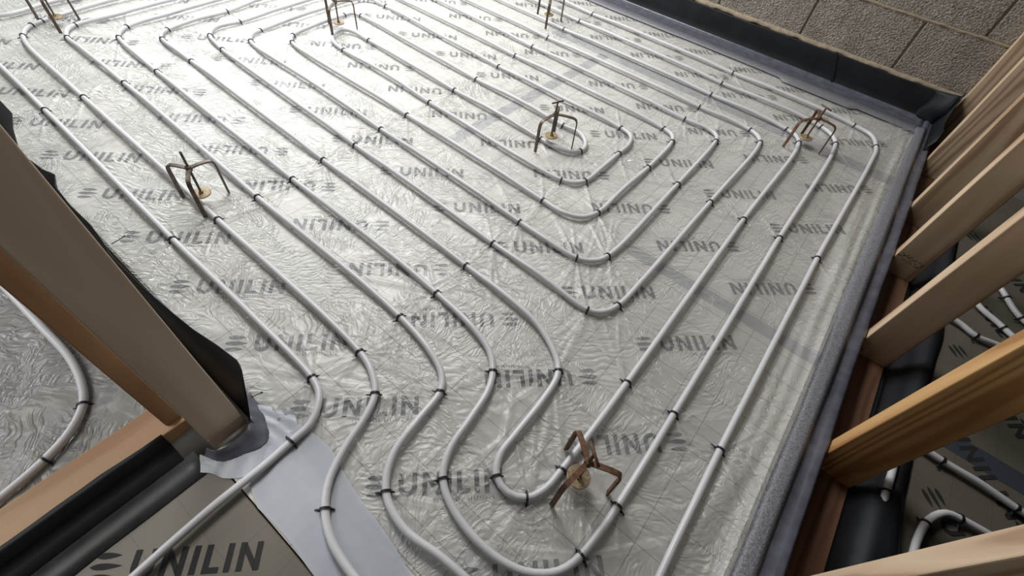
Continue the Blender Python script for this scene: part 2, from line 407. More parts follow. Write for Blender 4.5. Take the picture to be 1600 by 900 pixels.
word_me, WW = lettering_mesh(); word_me.materials.append(M_ink)
word_shaded = word_me.copy(); word_shaded.materials.clear(); word_shaded.materials.append(M_ink_shaded)
word = None
def put_word(x, y, rot):
    o = bpy.data.objects.new('printed_lettering', word_shaded if (y < -.1 and x > -.6) or x > .5 else word_me); C.objects.link(o); o.parent = fl
    o.location = (x + random.uniform(-.002, .002), y, -0.0020); o.rotation_euler = (0, 0, rot)
R45 = math.radians(44.0)
STEP = 0.2495
for y, x0, fl_, xmin, xmax in [(0.215,-0.195,0,-3.2,.22), (0.513,-0.224,1,-3.2,.22), (0.905,-0.197,0,-3.2,.22),
        (1.235,-0.127,1,-3.3,.26), (1.648,-0.082,0,-.99,.26), (1.648,-1.180,0,-3.3,-1.1), (1.945,-0.10,1,-.99,.2), (1.953,-1.226,1,-3.3,-1.1),
        (2.370,-0.120,1,-3.3,.2), (2.66,-0.2,0,-3.3,.1), (-0.175,-0.445,0,-.45,.1), (-0.46,-0.445,1,-.46,.1), (-0.85,-0.445,0,-.46,.1)]:
    for k in range(-14, 3):
        x = x0 + STEP*k
        if xmin < x < xmax: put_word(x, y, R45 + (math.pi if fl_ else 0))
for x, y in [(-0.835,-0.185), (-0.835,-0.52), (-1.10,-0.42), (-1.10,-0.78), (-1.36,-0.30), (-1.62,-0.56),
             (0.735,1.055), (0.745,0.79), (0.745,1.31), (0.93,1.18), (0.735,1.62), (0.93,1.50), (0.735,1.95), (1.13,1.05), (1.13,1.40), (0.93,0.86), (1.13,1.75), (0.93,1.82)]:
    put_word(x, y, math.radians(-47))
# faint small caption under each word: unreadable rows of tiny strokes
v, f = [], []
for k in range(20):
    x = -0.035 + k*0.0062
    if k in (4, 10): continue
    h = 0.0065; y = -0.036; b = len(v)
    v += [(x, y, 0), (x+0.0016, y, 0), (x+0.0016, y+h, 0), (x, y+h, 0)]; f.append((b, b+1, b+2, b+3))
    if k % 2: b = len(v); v += [(x, y, 0), (x+0.0042, y, 0), (x+0.0042, y+0.0016, 0), (x, y+0.0016, 0)]; f.append((b, b+1, b+2, b+3))
cap_me = mesh_from('small_print', v, f); cap_me.materials.append(M_inksmall)
for o in [o for o in list(fl.children) if o.name.startswith('printed_lettering')]:
    if len([1 for c in fl.children if c.name.startswith('small_print')]) < 60 and o.location.x > -1.5 and o.location.x < 0.4 and -0.1 < o.location.y < 1.3:
        c = bpy.data.objects.new('small_print', cap_me); C.objects.link(c); c.parent = fl
        c.location = o.location; c.rotation_euler = o.rotation_euler

# block wall at the back: mortar backing with every block a part
wb = link('wall_back', box_me('wall_back', -3.9, 3.2, 2.912, 3.06, -0.12, 2.45), M_mortar); tag(wb, kind='structure')
bm_cache = {}
def block(x0, x1, z0, z1):
    key = (round(x1-x0, 3), round(z1-z0, 3))
    if key not in bm_cache:
        wdt, hgt = key
        bm_cache[key] = box_me('block', 0, wdt, 0, 0.05, 0, hgt, 0.003); bm_cache[key].materials.append(M_block)
    o = bpy.data.objects.new('block', bm_cache[key]); C.objects.link(o); o.parent = wb
    o.location = (x0, 2.902 + random.uniform(-.0012, .0012), z0)
PX = 0.4465
for c in range(10):
    z0 = 0.1425 + 0.222*c; off = -0.349 + (PX/2 if c % 2 else 0)
    for k in range(-8, 8):
        x0 = off + PX*k + 0.005; x1 = off + PX*(k+1) - 0.005
        x0 = max(x0, -3.88); x1 = min(x1, 3.18)
        if x1 - x0 > 0.05: block(x0, x1, z0, z0 + 0.2125)
# lumpy mortar bed under the first course and squeezed joints
v, f = [], []
nx = 420
for i in range(nx+1):
    x = -3.85 + 7.0*i/nx
    q = 0.005*math.sin(x*31)+0.003*math.sin(x*87+1)+random.uniform(-.002,.002)
    v += [(x, 2.905, 0.118+q*.6), (x, 2.888+q*.5, 0.126+q*.5), (x, 2.889-q*.4, 0.139+q*.4), (x, 2.905, 0.147)]
for i in range(nx):
    for k in range(3): f.append((4*i+k, 4*i+4+k, 4*i+5+k, 4*i+1+k))
link('mortar_bed', mesh_from('mortar_bed', v, f, True), M_mortar, wb)
v, f = [], []
for c in range(1, 5):
    z = 0.1425 + 0.222*c - 0.005; b0 = len(v)
    for i in range(nx+1):
        x = -3.85 + 7.0*i/nx; q = 0.0025*math.sin(x*43+c)+0.002*math.sin(x*120+c*2)+random.uniform(-.0015,.0015)
        v += [(x, 2.905, z-.008+q*.4), (x, 2.8985-abs(q), z+q*.5), (x, 2.905, z+.008+q*.4)]
    for i in range(nx):
        for k in range(2): f.append((b0+3*i+k, b0+3*i+3+k, b0+3*i+4+k, b0+3*i+1+k))
link('bed_joint', mesh_from('bed_joint', v, f, True), M_mortar, wb)

def structure(name, boxes, m):
    bm = bmesh.new()
    for b in boxes: box_bm(bm, *b)
    me = bpy.data.meshes.new(name); bm.to_mesh(me); bm.free()
    return tag(link(name, me, m), kind='structure')
structure('wall_left', [(-3.9,-3.8,-3.1,-1.7,-.1,2.45), (-3.9,-3.8,-0.7,0.82,-.1,2.45), (-3.9,-3.8,2.58,2.91,-.1,2.45),
                        (-3.9,-3.8,0.82,2.58,-.1,.36), (-3.9,-3.8,0.82,2.58,2.14,2.45), (-3.9,-3.8,-1.7,-.7,-.1,.6), (-3.9,-3.8,-1.7,-.7,2.0,2.45)], M_rough)
structure('wall_front', [(-3.8,-2.45,-3.1,-3.0,-.1,2.45), (-0.55,3.1,-3.1,-3.0,-.1,2.45), (-2.45,-.55,-3.1,-3.0,-.1,1.05), (-2.45,-.55,-3.1,-3.0,2.35,2.45)], M_rough)
structure('light_blocker_right', [(0.508,0.520,-2.99,2.90,.40,2.448)], M_plaster)  # unseen sheet added to keep light out of the right room
structure('wall_sheeting_and_light_blocker', [(-3.79,-.770,-.063,-.051,.036,2.448), (-.690,-.678,-2.98,-.09,.62,2.448)], M_plaster)  # left wall sheeting, then an unseen sheet added to darken the doorway
structure('wall_right', [(3.1,3.2,-3.1,2.91,-.1,2.45)], M_rough)
structure('ceiling', [(-3.9,3.2,-3.1,3.06,2.45,2.52)], M_plaster)

# ------------------------------------------------------------------ stud walls
def timber(name, x0, x1, y0, y1, z0, z1, m, label, group=None, bev=0.0025, cat='timber'):
    cx, cy = (x0+x1)/2, (y0+y1)/2
    me = box_me(name, x0-cx, x1-cx, y0-cy, y1-cy, 0, z1-z0, bev, 2)
    o = link(name, me, m); o.location = (cx, cy, z0)
    return tag(o, label, cat, group)
PT = -0.055      # top of the right sole plate
timber('sole_plate', 0.415, 0.507, -1.2, 2.895, -0.10, PT, M_plateR, 'red-brown timber sole plate under the right hand studs')
studs = [(0.453, M_pine, 'pale stud crossing the bottom right corner of the picture'),
         (0.824, M_pineO, 'orange stud with strong grain and knots, nearest full stud on the right'),
         (1.258, M_pine, 'pale stud next beyond the orange knotty stud'),
         (1.700, M_pine, 'stud with a dark inked grade stamp at its foot'),
         (2.052, M_pine, 'stud just beyond the one with the grade stamp'),
         (2.478, M_pine, 'second stud from the block wall'),
         (2.852, M_pine, 'farthest stud, standing against the block wall')]
stud_objs = []
for y, m, lab in studs:
    stud_objs.append(timber('wall_stud', 0.415, 0.507, y, y+0.042, PT, 2.448, m, lab, 'studs of the right hand partition', cat='stud'))
# inked grade stamp (illegible) on the fourth stud, little dark dashes
v, f = [], []
for i in range(26):
    x = -0.040 + 0.003*i + random.uniform(-.001,.001); z = 0.066 - 0.0003*i + random.choice((0, .008, .015, .02))
    a = random.choice((0.3, 1.2, -0.8)); l = random.uniform(.004, .008); t = 0.0011; b = len(v)
    dx, dz = math.cos(a)*l/2, math.sin(a)*l/2; nx_, nz_ = -math.sin(a)*t, math.cos(a)*t
    v += [(x-dx-nx_, -0.0214, z-dz-nz_), (x+dx-nx_, -0.0214, z+dz-nz_), (x+dx+nx_, -0.0214, z+dz+nz_), (x-dx+nx_, -0.0214, z-dz+nz_)]
    f.append((b, b+1, b+2, b+3))
so = link('grade_stamp', mesh_from('grade_stamp', v, f), M_clip, stud_objs[3])
# nail heads at the feet of two studs
for si, pts in ((1, [(-0.012, 0.028), (0.012, 0.020)]), (2, [(-0.028, 0.022)])):
    for x, z in pts:
        vv, ff = [], []; sweep(vv, ff, [(x, -0.021, z), (x, -0.0235, z)], 0.0022, 8)
        link('nail_head', mesh_from('nail_head', vv, ff), M_disc, stud_objs[si])

# left: sole plate along X with its end stud, and the return wall along Y
timber('sole_plate', -3.79, -0.605, -0.050, 0.0215, -0.002, 0.035, M_pineL, 'pale sole plate end under the big left stud')
timber('wall_stud', -0.643, -0.605, -0.050, 0.0215, 0.0355, 2.448, M_pineL, 'wide pale grey-brown stud filling the left edge', cat='stud')
timber('sole_plate', -0.752, -0.678, -2.98, -0.053, -0.002, 0.035, M_plateL, 'tan sole plate running to the bottom left corner')
timber('wall_stud', -0.765, -0.690, -0.0855, -0.0515, 0.0355, 2.448, M_pineB, 'orange-brown stud half hidden behind the big left stud', cat='stud')

# ------------------------------------------------------------------ membranes and tapes
def sheet(name, rows, m, smooth=True, parent=None, thick=0.0):
    n = len(rows[0]); v = [p for r in rows for p in r]; f = []
    for i in range(len(rows)-1):
        for k in range(n-1): f.append((i*n+k, i*n+k+1, (i+1)*n+k+1, (i+1)*n+k))
    o = link(name, mesh_from(name, v, f, smooth), m, parent)
    if thick:
        md = o.modifiers.new('solid', 'SOLIDIFY'); md.thickness = thick; md.offset = 0
    return o
def wob(x, s=0, a=1.0):
    return a*(math.sin(x*3.1+s)+.5*math.sin(x*7.7+2*s+1)+.3*math.sin(x*17.3+3*s))/1.8
# back upstand
rows = []
for i in range(181):
    x = -3.78 + 4.135*i/180
    top = 0.132 + wob(x, 1, .005)
    y0 = 2.878
    rows.append([(x, 2.745+wob(x,2,.006), 0.0015), (x, 2.78, 0.006+wob(x,4,.001)), (x, 2.83, 0.006), (x, 2.872, 0.006), (x, y0, 0.012), (x, 2.882+wob(x,3,.003), 0.04),
                 (x, 2.881+wob(x*2,5,.003), 0.085), (x, 2.882, top-.010), (x, 2.883, top-.003)])
bu = sheet('membrane_upstand', rows, M_dpm, thick=0.0012)
tag(bu, 'black damp-proof membrane turned up the foot of the block wall', 'membrane')
bu.data.materials.append(M_dpmgrey)
for i, p in enumerate(bu.data.polygons):
    if i % 8 < 4: p.material_index = 1
# lap seam on it
rows = []
for k in range(7):
    t = k/6; x = -0.155 + 0.055*t
    rows.append([(x, 2.877-.001, 0.125*(1-t)+.008), (x+.007, 2.874, 0.125*(1-t)+.008), (x+.014, 2.877-.001, 0.125*(1-t)+.008)])
sheet('lap_seam', rows, M_dpm, parent=bu)
# folded corner
v, f = [], []
prof = [(0.30,2.885,.132), (0.33,2.872,.141), (0.37,2.858,.150), (0.405,2.845,.158), (0.412,2.86,.172)]
rows = []
for t in np.linspace(0, 1, 9):
    r = []
    for k, (x, y, z) in enumerate(prof):
        zz = 0.0 + (z)*(1-t); yy = y + (0.0 if k == 0 else -0.045*math.sin(math.pi*min(1,t*1.2))*(k/4)*0.7) ; xx = x + 0.012*math.sin(t*5+k)
        r.append((xx - 0.02*t*(k/4), yy, zz))
    rows.append(r)
cf = sheet('membrane_corner_fold', rows, M_dpm, parent=bu, thick=0.0012)
rows = []
for t in np.linspace(0, 1, 7):
    rows.append([(0.402-.004*math.sin(6*t), 2.86-0.30*t, (0.150-.10*t)+.02*math.sin(9*t)), (0.396, 2.85-0.30*t, .07-.03*t), (0.385, 2.84-0.30*t, 0.004)])
sheet('membrane_corner_fold', rows, M_dpm, parent=bu, thick=0.0012)

# right edge membrane (lies over the board edge, up against the studs)
rows = []
for i in range(141):
    y = -0.9 + 3.78*i/140
    e = wob(y, 1, .004); near = max(0, min(1, (1.0-y)/0.8)); far = max(0, min(1, (y-2.3)/0.4))
    zt = 0.010 + 0.010*near + wob(y*2, 3, .003)
    rows.append([(0.350+wob(y,4,.003), y, 0.004), (0.362+e*.5, y, 0.012+.004*near), (0.372+e*.5, y, 0.011), (0.380+e*.5, y, 0.006+near*.010*abs(math.sin(y*4))),
                 (0.392+e*.3, y, 0.010+.012*near*abs(math.sin(y*4+.5))), (0.404+e*.2, y, zt+.004), (0.411-far*.01, y, zt), (0.4125-far*.01, y, -0.02), (0.4125-far*.01, y, -0.06)])
rm = sheet('membrane_edge', rows, M_dpmgrey, thick=0.001)
tag(rm, 'blue-grey membrane lapped over the floor edge beside the right hand studs', 'membrane')
rows = []
for i in range(141):
    y = -0.9 + 3.66*i/140
    a = wob(y, 6, .004)
    rows.append([(0.326+a, y, 0.0085+wob(y,2,.001)), (0.340+a*.6, y, 0.0125), (0.356+a*.3, y, 0.0165), (0.370+wob(y,9,.002), y, 0.0150)])
rt = sheet('mastic_tape', rows, M_greytape, thick=0.001)
tag(rt, 'sparkling silver-grey sealing tape along the right edge of the clear sheet', 'tape')
# tape along the back
rows = []
for i in range(161):
    x = -3.7 + 4.05*i/160
    a = wob(x, 3, .006)
    rows.append([(x, 2.695+a+(-.03 if -0.3 < x < .05 else 0), 0.006), (x, 2.73, .0085), (x, 2.775+wob(x,5,.004), .0095)])
bt = sheet('mastic_tape', rows, M_greytape, thick=0.001)
tag(bt, 'grey sealing tape along the foot of the block wall', 'tape')

# left upstand flap, leaning over the sheet
tops = [(-3.7,.08),(-2.6,.085),(-2.2,.095),(-1.889,.104),(-1.80,.103),(-1.723,.078),(-1.60,.050),(-1.487,.062),(-1.454,.074),(-1.405,.056),(-1.312,.051),(-1.216,.054),
        (-1.145,.049),(-1.082,.041),(-.946,.045),(-.841,.052),(-.777,.058),(-.706,.070),(-.645,.077),(-.622,.070)]
tx = [p[0] for p in tops]; ty = [p[1] for p in tops]
rows = []
for i in range(220):
    x = -3.7 + 3.078*i/219
    yt = float(np.interp(x, tx, ty)); fx = x + (0.0 if x < -0.9 else (x+0.9)/0.278*0.050)
    rows.append([(fx, 0.030, 0.001), (fx+(x-fx)*.3, 0.028, 0.03), (fx+(x-fx)*.6, 0.034+(yt-.034)*.4, 0.085), (x, yt, 0.14)])
lu = sheet('membrane_upstand', rows, M_dpm, thick=0.0012)
tag(lu, 'black membrane flap standing up behind the big left stud', 'membrane')
# grey membrane wrapped round the base of the end stud
def band(inner, outer, zi, zo, n=4):
    a = catmull([np.array(at(x, y, zi)) for x, y in inner], .004); b = catmull([np.array(at(x, y, zo)) for x, y in outer], .004)
    m_ = 44; rows = []
    for i in range(m_):
        p = a[int(i*(len(a)-1)/(m_-1))]; q = b[int(i*(len(b)-1)/(m_-1))]
        rows.append([(p[0]+(q[0]-p[0])*k/n, p[1]+(q[1]-p[1])*k/n, zi+(zo-zi)*(k/n)**.6 + .0016*math.sin(i*.9+k*1.7)*(0 < k < n)) for k in range(n+1)])
    return rows
rows = band([(322,700),(335,704),(350,700),(370,686),(386,668),(388,650),(380,615)], [(318,712),(345,723),(372,716),(420,694),(420,664),(408,640),(390,612)], .030, .004)
cw = sheet('membrane_collar', rows, M_dpmgrey, thick=0.001)
tag(cw, 'dark grey membrane wrapped round the foot of the big left stud', 'membrane')
# black membrane strip beside the return plate
rows = []
for i in range(80):
    y = -2.9 + 2.80*i/79
    rows.append([(-0.684+wob(y*4,2,.004), y, .0365), (-0.674, y, .036), (-0.670+wob(y*2,4,.002), y, .012), (-0.652, y, .001), (-0.628+wob(y,3,.003), y, .0005)])
lb = sheet('membrane_strip', rows, M_dpm, thick=0.001)
tag(lb, 'black membrane between the tan sole plate and the boards, bottom left', 'membrane')
rows = []
for i in range(80):
    y = -2.9 + 2.82*i/79
    rows.append([(-0.630, y, -.0008), (-0.60, y, 0.0006), (-0.572+wob(y*2,7,.004), y, -.0010)])
lt = sheet('perimeter_tape', rows, simple('dark_grey_tape', (0.035, 0.036, 0.038), .5, nscale=30, namt=.3), thick=0.0006)
tag(lt, 'dark grey tape beside the black membrane, bottom left', 'tape')
# right room: black membrane in the gap behind the plate and its lap on the boards
rows = []
for i in range(120):
    y = -0.9 + 3.7*i/119
    a = wob(y*2, 5, .008)
    nr = 1/(1+math.exp((y-.825)/.012))
    rows.append([(0.508, y, -.062), (0.53-.008*nr, y, -.085*(1-nr)+.020*nr), (0.552-.008*nr+a*.3, y, -.03*(1-nr)+.025*nr), (0.565+a*.5, y, .004+.004*math.sin(y*9)+.018*nr), (0.580+a, y, .003+.020*nr), (0.592+a+.006*nr, y, .001)])
rg = sheet('membrane_upstand', rows, M_dpm, thick=0.001)
tag(rg, 'black membrane in the gap behind the right hand sole plate', 'membrane')
# dark flap seen between the studs
rows = []
for t in np.linspace(0, 1, 10):
    rows.append([(0.545+.02*t+.03*s, 1.10+.10*s, (.0+.05*math.sin(math.pi*s))*(1-.2*t)+.05*t*s) for s in np.linspace(0, 1, 8)])
sheet('membrane_fold', rows, M_dpm, parent=rg, thick=0.001)

# milky tape across the doorway
rows = []
for i in range(60):
    t = i/59; x = -0.525 + 1.0*t
    y0 = -0.058 + .003*math.sin(x*30) - .02*max(0, t-.3); y1 = 0.098 - 0.17*max(0, x+.43) + .003*math.sin(x*23)
    if t < .08: y0 += .03*(1-t/.08); y1 -= .01*(1-t/.08)
    r = []
    for s in np.linspace(0, 1, 9):
        y = y0+(y1-y0)*s
        r.append((x + .004*math.sin(s*9), y, 0.0019 + .0012*math.sin(s*11+x*6) + .0014*abs(math.sin(s*5+x*2))))
    rows.append(r)
wt = sheet('jointing_tape', rows, M_whitetape)
tag(wt, 'wide milky white tape across the doorway under the pipes', 'tape')
rows = band([(312,710),(345,720),(372,713),(417,692),(417,664),(400,632)], [(313,738),(332,740),(349,747),(385,744),(440,716),(464,684),(460,640)], .0062, .0012)
wc = sheet('jointing_tape', rows, M_whitetape)
tag(wc, 'crumpled milky tape collar round the foot of the big left stud', 'tape')

# ------------------------------------------------------------------ heating pipes
PR = 0.0080; PZ = 0.0105
def P_(*pts): return [at(x, y, PZ) for x, y in pts]
def corner(p, q, xrun=None, rr=0.09):
    """p on a Y-direction run, q on an X-direction run: rounded hidden corner between them"""
    x = p[0]; y = q[1]
    return [(x, (p[1]*.5+(y-rr)*.5)), (x, y-rr), (x+rr*.29, y-rr*.29), (x+rr, y)]
spiral = P_((760,940),(735,912),(690,872),(630,825),(603,768),(614,712),(655,655),(688,612),(690,585),(672,550),(625,495),(402,308),(192,128),(125,75),(104,57),(106,46),(118,39),(175,26),(275,0))
e = at(881,46,PZ); spiral += corner(spiral[-1], e)
spiral += P_((881,46),(1111,148),(1229,202),(1246,215),(1246,230),(1162,343),(980,598),(935,660),(878,734),(852,764),(823,778),(793,770),(776,744),(781,712),(805,680),(845,630),(870,590),(872,568),(845,515),(792,465),(728,415),(505,250),(400,172),(297,94),(256,64),(252,54),(268,44),(355,18),(405,1))
e = at(832,73,PZ); spiral += corner(spiral[-1], e)
spiral += P_((832,73),(1070,186),(1108,203),(1120,213),(1114,227),(1059,288),(950,400),(928,408),(901,403),(870,386),(812,347),(595,202),(490,132),(402,75),(391,62),(396,53),(412,46),(450,33),(545,3),(575,-1),(603,10),(690,58),(779,104),(880,156),(970,200),(985,212),(983,226),(967,240),(935,268),(914,283),(896,286),(877,281),(825,255),(671,160),(600,115),(535,77),(521,65),(522,55),(535,48),(554,51),(574,62),(640,101),(710,141),(780,180),(845,217),(872,232),(895,238),(911,234),(915,222),(905,208),(880,196),(810,158),(744,124),(650,73),(562,24),(551,21),(538,24),(500,38),(461,53),(455,60),(462,72),(636,180),(848,313),(880,333),(908,340),(934,332),(970,300),(1013,262),(1046,228),(1051,213),(1037,201),(920,143),(805,87),(627,0))
e1 = at(485,1,PZ); e2 = at(627,0,PZ)
c = corner(e1, e2)[::-1]; spiral += c
spiral += P_((485,1),(400,27),(375,34),(337,44),(328,54),(346,76),(450,153),(555,227),(770,380),(850,436),(918,484),(942,488),(966,477),(1000,443),(1110,316),(1183,232),(1187,217),(1172,203),(1093,167),(856,59),(727,0))
e1 = at(345,0,PZ); e2 = at(727,0,PZ); spiral += corner(e1, e2)[::-1]
spiral += P_((345,0),(270,22),(198,42),(185,54),(192,67),(243,110),(345,193),(457,280),(682,458),(740,515),(765,550),(770,580),(762,612),(735,655),(702,705),(692,748),(705,790),(740,840),(780,875),(820,894),(860,896),(885,887),(908,868),(935,835),(965,791),(1053,647),(1218,372),(1300,240),(1304,218),(1283,198),(1128,130),(903,32),(830,0))
e1 = at(185,0,PZ); e2 = at(830,0,PZ); spiral += corner(e1, e2)[::-1]
spiral += P_((185,0),(125,16),(66,33),(45,42),(36,54),(44,72),(128,150),(340,343),(562,550),(580,580),(586,615),(572,650),(540,700),(515,750),(508,795),(518,845),(548,895),(585,940))
outer = P_((150,960),(225,890),(330,797),(420,722),(455,690),(485,663),(497,635),(498,612),(487,590),(400,500),(270,374),(68,170),(0,103))
x1, y1 = outer[-1]; xr = at(60,14,PZ)[0]
outer += [(xr+.14, y1+.005), (xr+.04, y1+.035), (xr+.0, y1+.11)]
outer += P_((15,24),(90,3)); e = at(926,22,PZ); outer += corner(outer[-1], e)
outer += P_((926,22),(1145,114),(1250,158),(1335,196),(1362,213),(1369,232),(1358,258),(1277,404),(1125,703),(1030,900),(985,1000))

clips = [
 ('spiral', 'second pipe line from the left stud', [(128,150),(340,343),(562,550)]),
 ('spiral', 'third pipe line from the left stud', [(192,128),(402,308),(625,495)]),
 ('spiral', 'fourth pipe line from the left stud', [(243,110),(457,280),(682,458)]),
 ('spiral', 'fifth pipe line from the left stud', [(297,94),(505,250),(728,415)]),
 ('spiral', 'sixth pipe line from the left stud', [(346,76),(555,227),(770,380)]),
 ('spiral', 'seventh pipe line from the left stud', [(595,202),(812,347)]),
 ('spiral', 'eighth pipe line from the left stud', [(455,65),(636,180),(848,313)]),
 ('spiral', 'ninth pipe line from the left stud', [(535,77),(671,160),(877,281)]),
 ('spiral', 'tenth pipe line from the left stud', [(574,62),(710,141),(845,217)]),
 ('spiral', 'eleventh pipe line from the left stud', [(562,24),(744,124),(880,196)]),
 ('spiral', 'twelfth pipe line from the left stud', [(601,10),(779,104),(970,200)]),
 ('spiral', 'sixth pipe line from the block wall', [(805,87),(1037,200)]),
 ('spiral', 'fifth pipe line from the block wall', [(832,73),(1070,186)]),
 ('spiral', 'fourth pipe line from the block wall', [(856,59),(1093,167),(1172,203)]),
 ('spiral', 'third pipe line from the block wall', [(881,46),(1111,148),(1231,203)]),
 ('spiral', 'second pipe line from the block wall', [(903,32),(1128,130),(1283,198)]),
 ('outer', 'pipe line nearest the block wall', [(926,22),(1145,114),(1335,196)]),
 ('outer', 'outermost pipe line beside the left stud', [(68,170),(270,374),(487,592)]),
 ('outer', 'outermost pipe line beside the right membrane', [(1368,228),(1277,404),(1125,703)]),
 ('outer', 'pipe leaving through the doorway', [(455,690)]),
 ('spiral', 'pipe line second from the right membrane', [(1303,222),(1218,372),(1053,647),(965,791),(908,868)]),
 ('spiral', 'pipe line third from the right membrane', [(1246,220),(1162,343),(980,598),(876,732)]),
 ('spiral', 'pipe line fourth from the right membrane', [(1187,220),(1110,316),(966,477)]),
 ('spiral', 'pipe line fifth from the right membrane', [(1119,220),(1059,288),(950,400)]),
 ('spiral', 'pipe line sixth from the right membrane', [(1050,220),(1013,262),(934,332)]),
 ('spiral', 'pipe line seventh from the right membrane', [(967,240),(914,284)]),
 ('spiral', 'innermost turn of the spiral', [(911,235)]),
 ('spiral', 'lower bends of the two middle turns', [(918,484),(901,404)]),
 ('spiral', 'S-bends near the doorway, upper curve', [(586,612),(688,612),(771,579),(872,573)]),
 ('spiral', 'S-bends near the doorway, lower curve', [(508,795),(603,768),(692,748),(775,742),(823,778)]),
 ('spiral', 'top left bend of the second pipe line', [(66,33),(50,39),(36,55)]),
 ('spiral', 'top left bend of the third pipe line', [(118,39),(104,57)]),
 ('spiral', 'top left bend of the fourth pipe line', [(198,42),(186,57)]),
 ('spiral', 'top left bend of the fifth pipe line', [(355,18),(266,45),(252,59)]),
 ('spiral', 'top left bend of the sixth pipe line', [(375,34),(328,54)]),
 ('spiral', 'top left bend of the seventh pipe line', [(409,47),(391,64)]),
 ('spiral', 'top left bend of the eighth pipe line', [(540,24),(460,54)]),
 ('left', 'pipe in the side room at the left', [(128,628),(70,718)]),
 ('rA', 'straight pipe in the right room', [(1470,718),(1590,795)]),
 ('rB', 'tightly bent pipe at the bottom right', [(1442,815),(1497,808)]),
 ('rD', 'nearest short pipe between the right studs', [(1530,529)]),
 ('rE', 'middle short pipe between the right studs', [(1567,511)]),
 ('rF', 'farthest short pipe between the right studs', [(1577,466),(1596,497)]),
 ('rG', 'short upright pipe in the right room', [(1386,762)]),
]
CXY = np.array([at(x, y, PZ) for _, _, ps in clips for x, y in ps])
def pipe(name, pts, label, r=PR, z=PZ, zf=None):
    cr = catmull([np.array([p[0], p[1]]) for p in pts], 0.014)
    P3 = []
    for i, p in enumerate(cr):
        dmin = float(np.sqrt(((CXY - np.array(p[:2]))**2).sum(1)).min())
        P3.append(Vector((p[0], p[1], z + 0.0055*min(1.0, dmin/.16)**1.3)))    # the pipe lifts a little between its clips
    v, f = [], []; sweep(v, f, P3, r, 14)
    me = mesh_from(name, v, f, True); o = link(name, me, M_pipe)
    tag(o, label, 'pipe'); return np.array([[p.x, p.y] for p in P3])
PL = []
PL.append(('spiral', pipe('heating_pipe', spiral, 'long off-white heating pipe coiled in a rectangular spiral over the floor')))
PL.append(('outer', pipe('heating_pipe', outer, 'off-white heating pipe forming the outermost loop and leaving at bottom left')))
left = P_((-60,828),(0,780),(70,718),(112,672),(130,632),(128,600),(110,560),(65,510),(0,440))
PL.append(('left', pipe('heating_pipe', left, 'heating pipe bending round in the side room behind the left stud')))
rA = P_((1300,590),(1460,710),(1600,800),(1700,865))
rA = [at(1380,655,PZ)] + P_((1460,712),(1530,755),(1600,802),(1700,868))
PL.append(('rA', pipe('heating_pipe', rA, 'straight heating pipe seen under the orange stud in the right room')))
rB = P_((1405,960),(1418,900),(1432,845),(1452,812),(1478,802),(1500,810),(1600,868),(1720,935))
PL.append(('rB', pipe('heating_pipe', rB, 'heating pipe with a tight bend at the bottom right')))
rC = P_((1330,960),(1352,880),(1375,800),(1385,760),(1395,735))
rC = [(p[0]+.02, p[1]) for p in rC]
rD = P_((1470,488),(1500,506),(1525,525),(1560,540),(1640,578))
PL.append(('rD', pipe('heating_pipe', rD, 'nearest of three short pipe lengths seen between studs at right')))
rE = P_((1515,462),(1532,482),(1560,505),(1585,528),(1640,570))
PL.append(('rE', pipe('heating_pipe', rE, 'middle of three short pipe lengths seen between studs at right')))
rF = P_((1555,440),(1570,460),(1585,485),(1610,510),(1660,545))
PL.append(('rF', pipe('heating_pipe', rF, 'farthest of three short pipe lengths seen between studs at right')))
rG = P_((1358,855),(1377,795),(1387,760),(1394,735),(1398,700))
PL.append(('rG', pipe('heating_pipe', rG, 'short upright pipe length beside the black membrane in the right room')))
ALLP = np.concatenate([p for _, p in PL])

# ------------------------------------------------------------------ pipe clips
def clip_mesh():
    v, f = [], []
    R_ = PR + 0.0016
    pts = [Vector((0, -R_-.0006, -PZ+.001)), Vector((0, -R_, -.004))]
    for i in range(13):
        a = math.pi - math.pi*i/12; pts.append(Vector((0, R_*math.cos(a), R_*math.sin(a)*1.0)))
    pts += [Vector((0, R_, -.004)), Vector((0, R_+.0006, -PZ+.001))]
    sweep(v, f, pts, 0, 4, flat=(0.0044, 0.0026))
    # feet pressed in the sheet, and barbed ear at each side
    for s, l in ((-1, .011), (1, .007)):
        sweep(v, f, [Vector((0, s*(R_), -PZ+.003)), Vector((.001*s, s*(R_+l*.5), -PZ+.0045)), Vector((.002*s, s*(R_+l), -PZ+.003))], [0.0030, 0.0024, 0.0018], 6)
    me = mesh_from('pipe_clip', v, f); me.materials.append(M_clip); return me
clip_me = clip_mesh()
ORD = ['first', 'second', 'third', 'fourth', 'fifth', 'sixth', 'seventh', 'eighth', 'ninth', 'tenth']
PD = dict(PL); clip_xy = []
kclip = 0
